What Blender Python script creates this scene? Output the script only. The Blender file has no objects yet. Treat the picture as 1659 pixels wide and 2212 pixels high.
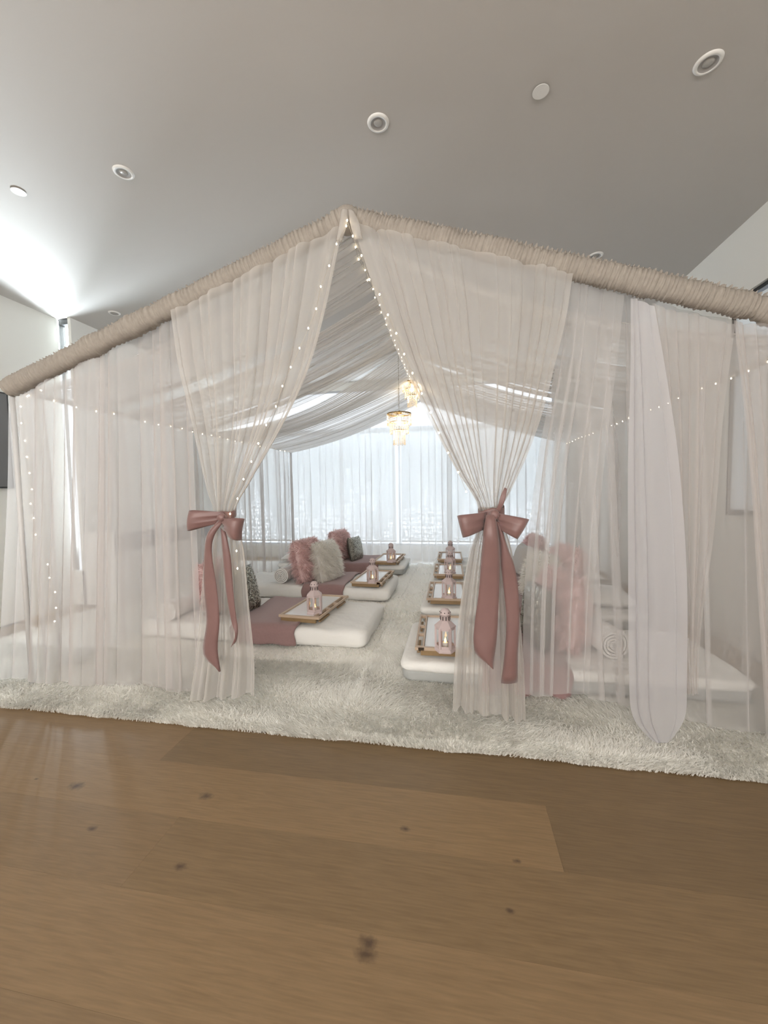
import bpy, math, random
import numpy as np
from mathutils import Matrix
random.seed(7); RNG = np.random.default_rng(11)
SC = bpy.context.scene
COL = SC.collection

# ------------------------------------------------------------------ camera
F_PX = 867.7; CX, CY = 829.5, 1106.0
CAM = np.array([0.566, -2.170, 1.308])
YAW, PIT, ROL = math.radians(-10.205), math.radians(-3.284), math.radians(-0.913)
FW = np.array([math.sin(YAW)*math.cos(PIT), math.cos(YAW)*math.cos(PIT), math.sin(PIT)])
_r = np.array([math.cos(YAW), -math.sin(YAW), 0.0]); _u = np.cross(_r, FW)
RT = _r*math.cos(ROL) + _u*math.sin(ROL); UP = -_r*math.sin(ROL) + _u*math.cos(ROL)
cam_d = bpy.data.cameras.new('camera'); cam = bpy.data.objects.new('camera', cam_d); COL.objects.link(cam)
cam_d.sensor_fit = 'VERTICAL'; cam_d.sensor_height = 36.0; cam_d.lens = F_PX*36.0/2212.0
cam_d.clip_start = 0.02; cam_d.clip_end = 100
cam.matrix_world = Matrix(((RT[0], UP[0], -FW[0], CAM[0]), (RT[1], UP[1], -FW[1], CAM[1]), (RT[2], UP[2], -FW[2], CAM[2]), (0, 0, 0, 1)))
SC.camera = cam
def ray(x, y): return FW + RT*(x-CX)/F_PX - UP*(y-CY)/F_PX
def onx(x, y, X): d = ray(x, y); return CAM + d*(X-CAM[0])/d[0]
def ony(x, y, Y): d = ray(x, y); return CAM + d*(Y-CAM[1])/d[1]
def onz(x, y, Z): d = ray(x, y); return CAM + d*(Z-CAM[2])/d[2]

# ------------------------------------------------------------------ world, lights, exposure
SC.view_settings.view_transform = 'Standard'; SC.view_settings.look = 'None'
SC.view_settings.exposure = 0.22; SC.view_settings.gamma = 1.0; SC.view_settings.use_curve_mapping = False
SC.cycles.max_bounces = 7; SC.cycles.diffuse_bounces = 4; SC.cycles.transparent_max_bounces = 28
SC.cycles.use_adaptive_sampling = True; SC.cycles.adaptive_threshold = 0.08; SC.cycles.adaptive_min_samples = 16
SC.cycles.glossy_bounces = 3; SC.cycles.transmission_bounces = 6
SC.cycles.sample_clamp_indirect = 4.0; SC.cycles.caustics_reflective = False; SC.cycles.caustics_refractive = False
SC.cycles.use_denoising = True
W = bpy.data.worlds.new('sky'); SC.world = W; W.use_nodes = True
W.node_tree.nodes['Background'].inputs[0].default_value = (0.86, 0.93, 1.0, 1)
W.node_tree.nodes['Background'].inputs[1].default_value = 1.6
def area(name, loc, aim, sx, sy, power, col, spread=180):
    l = bpy.data.lights.new(name, 'AREA'); l.shape = 'RECTANGLE'; l.size = sx; l.size_y = sy
    l.energy = power; l.color = col; l.spread = math.radians(spread)
    o = bpy.data.objects.new(name, l); COL.objects.link(o); o.location = loc
    from mathutils import Vector
    o.rotation_euler = (Vector(aim)-Vector(loc)).to_track_quat('-Z', 'Y').to_euler()
    return o
area('daylight_back_window', (-0.6, 5.9, 1.65), (-0.6, 0, 1.9), 6.4, 3.0, 200, (0.80, 0.90, 1.0))
area('added_front_fill', (-0.55, -4.78, 2.35), (-0.55, 0, 1.2), 5.7, 1.1, 205, (1.0, 0.905, 0.81))  # added warm fill behind the camera, from no known source
area('daylight_slit_window', (-4.42, 2.3, 0.9), (-3.85, 1.8, 2.4), 0.80, 0.45, 2900, (0.82, 0.93, 1.0))

# ------------------------------------------------------------------ helpers
def tag(o, label=None, cat=None, group=None, kind=None):
    if label: o['label'] = label
    if cat: o['category'] = cat
    if group: o['group'] = group
    if kind: o['kind'] = kind
    return o
def empty(name, loc=(0, 0, 0), rot=(0, 0, 0), parent=None):
    o = bpy.data.objects.new(name, None); COL.objects.link(o)
    o.location = loc; o.rotation_euler = rot; o.empty_display_size = 0.05
    if parent: o.parent = parent
    return o
def copy_tree(o, parent=None):
    c = o.copy(); COL.objects.link(c)
    if parent: c.parent = parent
    for ch in o.children: copy_tree(ch, c)
    return c
class MB:
    def __init__(s): s.V = []; s.F = []; s.n = 0
    def add(s, V, F):
        V = np.asarray(V, float).reshape(-1, 3); s.V.append(V)
        s.F.extend([tuple(int(i)+s.n for i in f) for f in F]); s.n += len(V); return s
    def box(s, c, d, rz=0.0, rx=0.0, ry=0.0):
        x, y, z = np.array(d)/2
        V = np.array([(-x,-y,-z),(x,-y,-z),(x,y,-z),(-x,y,-z),(-x,-y,z),(x,-y,z),(x,y,z),(-x,y,z)])
        if rx: a = rx; V = V @ np.array([[1,0,0],[0,math.cos(a),math.sin(a)],[0,-math.sin(a),math.cos(a)]])
        if ry: a = ry; V = V @ np.array([[math.cos(a),0,-math.sin(a)],[0,1,0],[math.sin(a),0,math.cos(a)]])
        if rz: a = rz; V = V @ np.array([[math.cos(a),math.sin(a),0],[-math.sin(a),math.cos(a),0],[0,0,1]])
        return s.add(V+np.array(c), [(0,3,2,1),(4,5,6,7),(0,1,5,4),(1,2,6,5),(2,3,7,6),(3,0,4,7)])
    def grid(s, P, cu=False, cv=False):
        P = np.asarray(P, float); nu, nv = P.shape[:2]; F = []
        for i in range(nu if cu else nu-1):
            i2 = (i+1) % nu
            for j in range(nv if cv else nv-1):
                j2 = (j+1) % nv
                F.append((i*nv+j, i2*nv+j, i2*nv+j2, i*nv+j2))
        return s.add(P.reshape(-1, 3), F)
    def tube(s, path, r, n=8, caps=True):
        P = np.asarray(path, float); m = len(P); r = np.broadcast_to(np.asarray(r, float), (m,))
        T = np.gradient(P, axis=0); T /= np.linalg.norm(T, axis=1)[:, None]+1e-12
        ref = np.array([0, 0, 1.0]) if abs(T[:, 2]).mean() < 0.8 else np.array([1.0, 0, 0])
        A = np.cross(T, ref); A /= np.linalg.norm(A, axis=1)[:, None]+1e-12; B = np.cross(A, T)
        th = np.linspace(0, 2*math.pi, n, endpoint=False)
        G = P[:, None]+r[:, None, None]*(A[:, None]*np.cos(th)[None, :, None]+B[:, None]*np.sin(th)[None, :, None])
        n0 = s.n; s.grid(G, cv=True)
        if caps:
            s.F.append(tuple(n0+i for i in range(n))); s.F.append(tuple(n0+(m-1)*n+i for i in reversed(range(n))))
        return s
    def lathe(s, prof, n=16, c=(0, 0, 0), ph=0.0):
        th = np.linspace(0, 2*math.pi, n, endpoint=False)+ph
        prof = np.asarray(prof, float)
        G = np.stack([prof[:, 0:1]*np.cos(th), prof[:, 0:1]*np.sin(th), np.repeat(prof[:, 1:2], n, 1)], -1)+np.array(c)
        return s.grid(G, cv=True)
    def sphere(s, c, r, n=8, m=6, sc=(1, 1, 1)):
        a = np.linspace(0, math.pi, m)
        th = np.linspace(0, 2*math.pi, n, endpoint=False)
        G = np.stack([np.sin(a)[:, None]*np.cos(th), np.sin(a)[:, None]*np.sin(th), np.repeat(np.cos(a)[:, None], n, 1)], -1)*r*np.array(sc)+np.array(c)
        return s.grid(G, cv=True)
    def build(s, name, mat, parent=None, smooth=True, loc=None):
        V = np.concatenate(s.V) if s.V else np.zeros((0, 3))
        me = bpy.data.meshes.new(name); me.from_pydata(V.tolist(), [], s.F)
        if smooth: me.polygons.foreach_set('use_smooth', [True]*len(me.polygons))
        me.materials.append(mat); me.update()
        o = bpy.data.objects.new(name, me); COL.objects.link(o)
        if parent: o.parent = parent
        if loc is not None: o.location = loc
        return o
def tri_mesh(name, V, F, mat, parent=None, smooth=False):      # big arrays of triangles, fast
    me = bpy.data.meshes.new(name); V = np.asarray(V, np.float32); F = np.asarray(F, np.int32)
    me.vertices.add(len(V)); me.vertices.foreach_set('co', V.ravel())
    me.loops.add(F.size); me.loops.foreach_set('vertex_index', F.ravel())
    me.polygons.add(len(F)); me.polygons.foreach_set('loop_start', np.arange(0, F.size, 3, dtype=np.int32))
    if smooth: me.polygons.foreach_set('use_smooth', np.ones(len(F), bool))
    me.materials.append(mat); me.update(); me.validate()
    o = bpy.data.objects.new(name, me); COL.objects.link(o)
    if parent: o.parent = parent
    return o
def blades(P, N, L, wd, lean, gravity=0.0):
    """tufts of fur: base points P, normals N, lengths L, lean vectors; 5 verts and 3 triangles each"""
    n = len(P); S = np.cross(N, lean+1e-4); S /= np.linalg.norm(S, axis=1)[:, None]+1e-9
    a = RNG.uniform(-.8, .8, n)[:, None]; S = S*np.cos(a)+np.cross(N, S)*np.sin(a)
    L = L[:, None]; w = np.broadcast_to(wd, (n,))[:, None]
    g = np.array([0, 0, -gravity])
    mid = P+L*(0.55*N+0.35*lean+0.15*g); tip = P+L*(0.80*N+1.0*lean+0.6*g)
    V = np.stack([P-S*w*.5, P+S*w*.5, mid-S*w*.42, mid+S*w*.42, tip], 1).reshape(-1, 3)
    b = (np.arange(n)*5)[:, None]
    F = np.concatenate([b+np.array([0, 1, 3]), b+np.array([0, 3, 2]), b+np.array([2, 3, 4])], 1).reshape(-1, 3)
    return V, F
def lerp_keys(keys, m):
    K = np.asarray(keys, float); t = np.linspace(0, 1, len(K)); q = np.linspace(0, 1, m)
    K2 = K.reshape(len(K), -1)
    out = np.empty((m, K2.shape[1]))
    d = np.gradient(K2, t, axis=0)                     # hermite spline through the keys
    idx = np.minimum((q*(len(K)-1)).astype(int), len(K)-2); h = 1.0/(len(K)-1); s = ((q-t[idx])/h)[:, None]
    h00 = 2*s**3-3*s**2+1; h10 = s**3-2*s**2+s; h01 = -2*s**3+3*s**2; h11 = s**3-s**2
    out = h00*K2[idx]+h10*h*d[idx]+h01*K2[idx+1]+h11*h*d[idx+1]
    return out.reshape((m,)+K.shape[1:])

# ------------------------------------------------------------------ materials
def new_mat(name):
    m = bpy.data.materials.new(name); m.use_nodes = True
    nt = m.node_tree; b = nt.nodes['Principled BSDF']; return m, nt, b
def pbr(name, col, rough=0.6, metal=0.0, noise=None, bump=None, sheen=0.0, coord='Object'):
    m, nt, b = new_mat(name)
    b.inputs['Base Color'].default_value = (*col, 1); b.inputs['Roughness'].default_value = rough; b.inputs['Metallic'].default_value = metal
    if sheen: b.inputs['Sheen Weight'].default_value = sheen
    tc = nt.nodes.new('ShaderNodeTexCoord')
    if noise:
        sc, amt = noise
        n = nt.nodes.new('ShaderNodeTexNoise'); n.inputs['Scale'].default_value = sc; n.inputs['Detail'].default_value = 4
        nt.links.new(tc.outputs[coord], n.inputs['Vector'])
        mx = nt.nodes.new('ShaderNodeMix'); mx.data_type = 'RGBA'
        mx.inputs['A'].default_value = (*[c*(1-amt) for c in col], 1); mx.inputs['B'].default_value = (*[min(1, c*(1+amt)) for c in col], 1)
        nt.links.new(n.outputs[0], mx.inputs['Factor']); nt.links.new(mx.outputs['Result'], b.inputs['Base Color'])
    if bump:
        sc, st, dist = bump
        n2 = nt.nodes.new('ShaderNodeTexNoise'); n2.inputs['Scale'].default_value = sc; n2.inputs['Detail'].default_value = 5
        nt.links.new(tc.outputs[coord], n2.inputs['Vector'])
        bp = nt.nodes.new('ShaderNodeBump'); bp.inputs['Strength'].default_value = st; bp.inputs['Distance'].default_value = dist
        nt.links.new(n2.outputs[0], bp.inputs['Height']); nt.links.new(bp.outputs[0], b.inputs['Normal'])
    return m
def sheer(name, col, a0, trans=0.5):
    """thin woven voile: the share of light that threads stop grows with the slant of the ray through the sheet"""
    m, nt, b = new_mat(name); nt.nodes.remove(b); out = nt.nodes['Material Output']
    g = nt.nodes.new('ShaderNodeNewGeometry')
    dot = nt.nodes.new('ShaderNodeVectorMath'); dot.operation = 'DOT_PRODUCT'
    nt.links.new(g.outputs['Normal'], dot.inputs[0]); nt.links.new(g.outputs['Incoming'], dot.inputs[1])
    ab = nt.nodes.new('ShaderNodeMath'); ab.operation = 'ABSOLUTE'; nt.links.new(dot.outputs['Value'], ab.inputs[0])
    mx = nt.nodes.new('ShaderNodeMath'); mx.operation = 'MAXIMUM'; nt.links.new(ab.outputs[0], mx.inputs[0]); mx.inputs[1].default_value = 0.30
    dv = nt.nodes.new('ShaderNodeMath'); dv.operation = 'DIVIDE'; dv.inputs[0].default_value = 1.0; nt.links.new(mx.outputs[0], dv.inputs[1])
    pw = nt.nodes.new('ShaderNodeMath'); pw.operation = 'POWER'; pw.inputs[0].default_value = 1-a0; nt.links.new(dv.outputs[0], pw.inputs[1])
    d = nt.nodes.new('ShaderNodeBsdfDiffuse'); d.inputs['Color'].default_value = (*col, 1)
    t = nt.nodes.new('ShaderNodeBsdfTranslucent'); t.inputs['Color'].default_value = (*col, 1)
    s1 = nt.nodes.new('ShaderNodeMixShader'); s1.inputs[0].default_value = trans
    nt.links.new(d.outputs[0], s1.inputs[1]); nt.links.new(t.outputs[0], s1.inputs[2])
    tr = nt.nodes.new('ShaderNodeBsdfTransparent')
    s2 = nt.nodes.new('ShaderNodeMixShader'); nt.links.new(pw.outputs[0], s2.inputs[0])
    nt.links.new(s1.outputs[0], s2.inputs[1]); nt.links.new(tr.outputs[0], s2.inputs[2])
    nt.links.new(s2.outputs[0], out.inputs['Surface'])
    return m
def fur_mat(name, col, amt=0.2, trans=0.35):
    m, nt, b = new_mat(name); nt.nodes.remove(b); out = nt.nodes['Material Output']
    g = nt.nodes.new('ShaderNodeNewGeometry')
    n = nt.nodes.new('ShaderNodeTexNoise'); n.inputs['Scale'].default_value = 9; nt.links.new(g.outputs['Position'], n.inputs['Vector'])
    mx = nt.nodes.new('ShaderNodeMix'); mx.data_type = 'RGBA'
    mx.inputs['A'].default_value = (*[c*(1-amt) for c in col], 1); mx.inputs['B'].default_value = (*[min(1, c*(1+amt*.5)) for c in col], 1)
    nt.links.new(n.outputs[0], mx.inputs['Factor'])
    d = nt.nodes.new('ShaderNodeBsdfDiffuse'); t = nt.nodes.new('ShaderNodeBsdfTranslucent')
    nt.links.new(mx.outputs['Result'], d.inputs[0]); nt.links.new(mx.outputs['Result'], t.inputs[0])
    s = nt.nodes.new('ShaderNodeMixShader'); s.inputs[0].default_value = trans
    nt.links.new(d.outputs[0], s.inputs[1]); nt.links.new(t.outputs[0], s.inputs[2]); nt.links.new(s.outputs[0], out.inputs[0])
    return m
def emit(name, col, st):
    m, nt, b = new_mat(name); nt.nodes.remove(b)
    e = nt.nodes.new('ShaderNodeEmission'); e.inputs[0].default_value = (*col, 1); e.inputs[1].default_value = st
    nt.links.new(e.outputs[0], nt.nodes['Material Output'].inputs[0]); m.cycles.emission_sampling = 'NONE'; return m
def glass_mat(name, tint=(0.98, 0.98, 0.98), gloss=0.05):
    m, nt, b = new_mat(name); nt.nodes.remove(b)
    t = nt.nodes.new('ShaderNodeBsdfTransparent'); t.inputs[0].default_value = (*tint, 1)
    g = nt.nodes.new('ShaderNodeBsdfGlossy'); g.inputs['Roughness'].default_value = 0.05
    s = nt.nodes.new('ShaderNodeMixShader'); s.inputs[0].default_value = gloss
    nt.links.new(t.outputs[0], s.inputs[1]); nt.links.new(g.outputs[0], s.inputs[2]); nt.links.new(s.outputs[0], nt.nodes['Material Output'].inputs[0])
    return m
KNOTS = [(390, 1872, .016), (795, 2035, .020), (790, 2062, .022), (1102, 1968, .010), (200, 1790, .014), (165, 1698, .026), (445, 1720, .022), (875, 1790, .014), (1117, 1860, .010), (1252, 1652, .012), (78, 1683, .007)]
def wood_floor():
    m, nt, b = new_mat('oak_floor'); L = nt.links.new
    g = nt.nodes.new('ShaderNodeNewGeometry'); oi = nt.nodes.new('ShaderNodeObjectInfo')
    off = nt.nodes.new('ShaderNodeVectorMath'); off.operation = 'SCALE'; off.inputs[0].default_value = (13, 37, 5); L(oi.outputs['Random'], off.inputs['Scale'])
    ad = nt.nodes.new('ShaderNodeVectorMath'); ad.operation = 'ADD'; L(g.outputs['Position'], ad.inputs[0]); L(off.outputs[0], ad.inputs[1])
    mp = nt.nodes.new('ShaderNodeMapping'); mp.inputs['Scale'].default_value = (1.1, 9.0, 1); L(ad.outputs[0], mp.inputs[0])
    n1 = nt.nodes.new('ShaderNodeTexNoise'); n1.inputs['Scale'].default_value = 1.6; n1.inputs['Detail'].default_value = 5; n1.inputs['Distortion'].default_value = 0.9; L(mp.outputs[0], n1.inputs[0])
    wv = nt.nodes.new('ShaderNodeTexNoise'); wv.inputs['Scale'].default_value = 9; wv.inputs['Detail'].default_value = 6
    mp2 = nt.nodes.new('ShaderNodeMapping'); mp2.inputs['Scale'].default_value = (0.9, 16, 1); L(ad.outputs[0], mp2.inputs[0]); L(mp2.outputs[0], wv.inputs[0])
    # cathedral rings
    sn = nt.nodes.new('ShaderNodeMath'); sn.operation = 'MULTIPLY'; L(n1.outputs[0], sn.inputs[0]); sn.inputs[1].default_value = 42
    sw = nt.nodes.new('ShaderNodeMath'); sw.operation = 'SINE'; L(sn.outputs[0], sw.inputs[0])
    cr = nt.nodes.new('ShaderNodeValToRGB'); cr.color_ramp.elements[0].position = .25; cr.color_ramp.elements[1].position = .8
    cr.color_ramp.elements[0].color = (0.178, 0.117, 0.058, 1); cr.color_ramp.elements[1].color = (0.238, 0.160, 0.083, 1)
    mx0 = nt.nodes.new('ShaderNodeMath'); mx0.operation = 'MULTIPLY_ADD'; L(sw.outputs[0], mx0.inputs[0]); mx0.inputs[1].default_value = 0.06; L(wv.outputs[0], mx0.inputs[2])
    L(mx0.outputs[0], cr.inputs[0])
    tint = nt.nodes.new('ShaderNodeMix'); tint.data_type = 'RGBA'; tint.blend_type = 'MULTIPLY'; tint.inputs['Factor'].default_value = 1
    L(cr.outputs[0], tint.inputs['A']); L(oi.outputs['Color'], tint.inputs['B'])
    col = tint.outputs['Result']
    nz = nt.nodes.new('ShaderNodeTexNoise'); nz.inputs['Scale'].default_value = 55; nz.inputs['Detail'].default_value = 3; L(g.outputs['Position'], nz.inputs[0])
    for (px, py, r) in KNOTS:
        p = onz(px, py, 0)
        s1 = nt.nodes.new('ShaderNodeVectorMath'); s1.operation = 'SUBTRACT'; L(g.outputs['Position'], s1.inputs[0]); s1.inputs[1].default_value = tuple(p)
        s2 = nt.nodes.new('ShaderNodeVectorMath'); s2.operation = 'MULTIPLY'; L(s1.outputs[0], s2.inputs[0]); s2.inputs[1].default_value = (0.8, 1.25, 0)
        ln = nt.nodes.new('ShaderNodeVectorMath'); ln.operation = 'LENGTH'; L(s2.outputs[0], ln.inputs[0])
        ma = nt.nodes.new('ShaderNodeMath'); ma.operation = 'MULTIPLY_ADD'; L(nz.outputs[0], ma.inputs[0]); ma.inputs[1].default_value = r*1.6; L(ln.outputs['Value'], ma.inputs[2])
        mr = nt.nodes.new('ShaderNodeMapRange'); mr.inputs['From Min'].default_value = r*.9; mr.inputs['From Max'].default_value = r*2.2; mr.inputs['To Min'].default_value = .78; mr.inputs['To Max'].default_value = 0
        L(ma.outputs[0], mr.inputs['Value'])
        mk = nt.nodes.new('ShaderNodeMix'); mk.data_type = 'RGBA'; L(mr.outputs[0], mk.inputs['Factor']); L(col, mk.inputs['A']); mk.inputs['B'].default_value = (0.035, 0.02, 0.014, 1)
        col = mk.outputs['Result']
    L(col, b.inputs['Base Color']); b.inputs['Roughness'].default_value = 0.48
    bp = nt.nodes.new('ShaderNodeBump'); bp.inputs['Strength'].default_value = .12; bp.inputs['Distance'].default_value = .002; L(wv.outputs[0], bp.inputs['Height']); L(bp.outputs[0], b.inputs['Normal'])
    return m
M = {}
M['floor'] = wood_floor()
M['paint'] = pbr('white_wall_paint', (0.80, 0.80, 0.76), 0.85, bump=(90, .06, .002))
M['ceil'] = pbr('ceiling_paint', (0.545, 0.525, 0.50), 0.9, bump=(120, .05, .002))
M['sheer'] = sheer('sheer_voile', (0.75, 0.71, 0.69), 0.34)
M['sheer_tied'] = sheer('gathered_voile', (0.74, 0.71, 0.675), 0.50)
M['sheer_thin'] = sheer('thin_voile', (0.78, 0.76, 0.75), 0.30)
M['sheer_dense'] = sheer('doubled_voile', (0.74, 0.735, 0.76), 0.64)
M['sheer_back'] = sheer('backdrop_voile', (0.93, 0.93, 0.93), 0.62, 0.6)
M['sheer_roof'] = sheer('roof_voile', (0.95, 0.935, 0.92), 0.56)
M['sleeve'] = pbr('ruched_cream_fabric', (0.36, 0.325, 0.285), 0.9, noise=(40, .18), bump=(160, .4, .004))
M['metal'] = pbr('grey_tent_metal', (0.62, 0.62, 0.62), 0.5, 0.0)
M['ribbon'] = pbr('dusty_rose_satin', (0.20, 0.110, 0.102), 0.42, noise=(14, .10), sheen=.3)
M['throw'] = pbr('mauve_knit', (0.29, 0.18, 0.175), 0.95, noise=(60, .10), bump=(260, .5, .004), sheen=.3)
M['sheet'] = pbr('white_bed_sheet', (0.82, 0.815, 0.79), 0.9, bump=(14, .35, .02))
M['core'] = pbr('grey_mattress_side', (0.40, 0.41, 0.40), 0.9, bump=(30, .2, .01))
M['towel'] = pbr('white_terry', (0.80, 0.79, 0.77), 0.95, bump=(140, .6, .006))
M['rugbase'] = pbr('rug_backing', (0.93, 0.915, 0.87), 0.95, bump=(60, .6, .012))
M['rugfur'] = fur_mat('white_rug_fur', (0.97, 0.955, 0.91), 0.12, 0.5)
M['pinkfur'] = fur_mat('pink_fur', (0.90, 0.70, 0.685), 0.2, 0.5)
M['whitefur'] = fur_mat('cream_fur', (0.95, 0.93, 0.88), 0.10, 0.5)
M['pinkcloth'] = pbr('pink_velvet', (0.74, 0.55, 0.54), 0.9)
M['greycloth'] = pbr('grey_pillow_cloth', (0.50, 0.48, 0.46), 0.9)
M['sequin'] = pbr('silver_sequin', (0.50, 0.49, 0.43), 0.28, 0.85)
M['seqbase'] = pbr('dark_sequin_cloth', (0.19, 0.185, 0.16), 0.5, 0.4)
M['bamboo'] = pbr('bamboo_wood', (0.27, 0.178, 0.088), 0.5, noise=(30, .15))
M['bamboolight'] = pbr('pale_bamboo', (0.50, 0.38, 0.28), 0.5, noise=(30, .08))
M['board'] = pbr('white_tray_board', (0.86, 0.87, 0.88), 0.12)
M['lantern'] = pbr('pale_pink_metal', (0.58, 0.475, 0.47), 0.5, 0.0)
M['slot'] = pbr('lantern_slot_dark', (0.10, 0.075, 0.075), 0.8)
M['glass'] = glass_mat('clear_glass')
M['wax'] = pbr('led_candle_white', (0.85, 0.83, 0.78), 0.4)
M['flame'] = emit('led_flame', (1.0, 0.55, 0.12), 9)
M['bulb'] = emit('fairy_bulb', (1.0, 0.82, 0.55), 14)
M['wire'] = pbr('fairy_wire', (0.50, 0.45, 0.38), 0.4, 0.3)
M['brass'] = pbr('aged_brass', (0.42, 0.29, 0.12), 0.35, 0.9)
M['chain'] = pbr('chain_metal', (0.45, 0.40, 0.34), 0.4, 0.8)
M['lamp'] = emit('lamp_bulb', (1.0, 0.84, 0.55), 6)
M['black'] = pbr('black_frame', (0.02, 0.02, 0.02), 0.45)
M['screen'] = pbr('screen_grey_reflection', (0.16, 0.16, 0.16), 0.25)  # grey base colour stands in for the bright curtain reflected in the screen
M['cabwhite'] = pbr('cabinet_white', (0.78, 0.78, 0.77), 0.5)
M['cabgrey'] = pbr('cabinet_grey', (0.30, 0.29, 0.31), 0.5)
M['fixture'] = pbr('white_fixture', (0.82, 0.82, 0.80), 0.4)
M['lens'] = pbr('downlight_lens', (0.42, 0.41, 0.39), 0.25)
M['baffle'] = pbr('downlight_baffle', (0.35, 0.34, 0.33), 0.5)
M['mullion'] = pbr('window_frame_grey', (0.55, 0.57, 0.60), 0.5)
def crystal():
    m, nt, b = new_mat('crystal_bead'); nt.nodes.remove(b)
    t = nt.nodes.new('ShaderNodeBsdfTranslucent'); t.inputs[0].default_value = (1, .82, .55, 1)
    g = nt.nodes.new('ShaderNodeBsdfGlossy'); g.inputs['Roughness'].default_value = .1
    r = nt.nodes.new('ShaderNodeBsdfTransparent')
    s = nt.nodes.new('ShaderNodeMixShader'); s.inputs[0].default_value = .35; nt.links.new(t.outputs[0], s.inputs[1]); nt.links.new(g.outputs[0], s.inputs[2])
    s2 = nt.nodes.new('ShaderNodeMixShader'); s2.inputs[0].default_value = .62; nt.links.new(s.outputs[0], s2.inputs[1]); nt.links.new(r.outputs[0], s2.inputs[2])
    nt.links.new(s2.outputs[0], nt.nodes['Material Output'].inputs[0]); return m
M['crystal'] = crystal()
def blind_mat():
    m, nt, b = new_mat('roller_blind'); nt.nodes.remove(b)
    d = nt.nodes.new('ShaderNodeBsdfDiffuse'); d.inputs[0].default_value = (.86, .87, .86, 1)
    t = nt.nodes.new('ShaderNodeBsdfTranslucent'); t.inputs[0].default_value = (.90, .92, .93, 1)
    s = nt.nodes.new('ShaderNodeMixShader'); s.inputs[0].default_value = .42; nt.links.new(d.outputs[0], s.inputs[1]); nt.links.new(t.outputs[0], s.inputs[2])
    tc = nt.nodes.new('ShaderNodeTexCoord'); L = nt.links.new
    mp = nt.nodes.new('ShaderNodeMapping'); mp.inputs['Scale'].default_value = (17, 1, 12); L(tc.outputs['Object'], mp.inputs[0])
    sz = nt.nodes.new('ShaderNodeSeparateXYZ'); L(mp.outputs[0], sz.inputs[0]); cz = nt.nodes.new('ShaderNodeCombineXYZ'); L(sz.outputs['X'], cz.inputs[0]); L(sz.outputs['Z'], cz.inputs[1])
    vo = nt.nodes.new('ShaderNodeTexVoronoi'); vo.voronoi_dimensions = '2D'; vo.inputs['Scale'].default_value = 1.0; vo.inputs['Randomness'].default_value = .55; L(cz.outputs[0], vo.inputs['Vector'])
    fleck_hole = nt.nodes.new('ShaderNodeMath'); fleck_hole.operation = 'LESS_THAN'; L(vo.outputs['Distance'], fleck_hole.inputs[0]); fleck_hole.inputs[1].default_value = .27  # added holes, so window light makes bright flecks on the backdrop
    mp2 = nt.nodes.new('ShaderNodeMapping'); mp2.inputs['Scale'].default_value = (3.2, 1, 1.3); L(tc.outputs['Object'], mp2.inputs[0])
    no = nt.nodes.new('ShaderNodeTexNoise'); no.inputs['Scale'].default_value = 1.0; L(mp2.outputs[0], no.inputs[0])
    sx = nt.nodes.new('ShaderNodeSeparateXYZ'); L(tc.outputs['Object'], sx.inputs[0])
    mr = nt.nodes.new('ShaderNodeMapRange'); L(sx.outputs['Z'], mr.inputs['Value']); mr.inputs['From Min'].default_value = .3; mr.inputs['From Max'].default_value = 1.7; mr.inputs['To Min'].default_value = .44; mr.inputs['To Max'].default_value = .70
    cl = nt.nodes.new('ShaderNodeMath'); cl.operation = 'GREATER_THAN'; L(no.outputs[0], cl.inputs[0]); L(mr.outputs[0], cl.inputs[1])
    al = nt.nodes.new('ShaderNodeMath'); al.operation = 'MULTIPLY'; L(fleck_hole.outputs[0], al.inputs[0]); L(cl.outputs[0], al.inputs[1])
    tr = nt.nodes.new('ShaderNodeBsdfTransparent'); s3 = nt.nodes.new('ShaderNodeMixShader'); L(al.outputs[0], s3.inputs[0]); L(s.outputs[0], s3.inputs[1]); L(tr.outputs[0], s3.inputs[2])
    L(s3.outputs[0], nt.nodes['Material Output'].inputs[0]); return m
M['blind'] = blind_mat()

# ------------------------------------------------------------------ room shell
CEIL = 3.30; XR = 2.75; XL1 = -3.90; XL2 = -3.72; YB = 5.20; YF = -4.55; YS = 1.80
floor = tag(empty('floor'), 'oak plank floor in front of the white tent', kind='structure')
MB().box((-0.6, 0.4, -0.06), (8.2, 11.4, 0.08)).build('subfloor', M['bamboo'], floor, False)
tones = {0: ((-3.9, 1.02), (-0.87, 0.84)), 1: ((-3.9, 1.0), (-1.75, 1.08), (0.92, 0.80)), 2: ((-3.9, 0.96), (-0.54, 0.92)), 3: ((-3.9, 1.05), (-1.9, 1.04)), 4: ((-3.9, .95), (.4, 1.0))}
PW = 0.29
for k in range(-4, 15):
    y1 = -0.215-PW*k; y0 = y1-PW
    segs = tones.get(k) or ((-3.9, random.uniform(.9, 1.05)), (random.uniform(-2.2, 1.6), random.uniform(.9, 1.05)))
    for i, (x0, tone) in enumerate(segs):
        x1 = segs[i+1][0] if i+1 < len(segs) else XR
        g = 0.0002
        b = MB().box(((x0+x1)/2, (y0+y1)/2, -0.010), (x1-x0-2*g, PW-2*g, 0.020)).build('floor_plank', M['floor'], floor, False)
        b.color = (tone, tone*random.uniform(.98, 1.0), tone*random.uniform(.96, 1.02), 1)
MB().box((-0.6, 3.2, -0.010), (6.7, 4.0, 0.018)).build('underlay', M['bamboo'], floor, False)
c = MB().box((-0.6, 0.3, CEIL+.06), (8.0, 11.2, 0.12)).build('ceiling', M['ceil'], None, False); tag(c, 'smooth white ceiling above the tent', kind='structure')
def struct(name, mb, mat, label=None, smooth=False): return tag(mb.build(name, mat, None, smooth), label, kind='structure')
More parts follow.
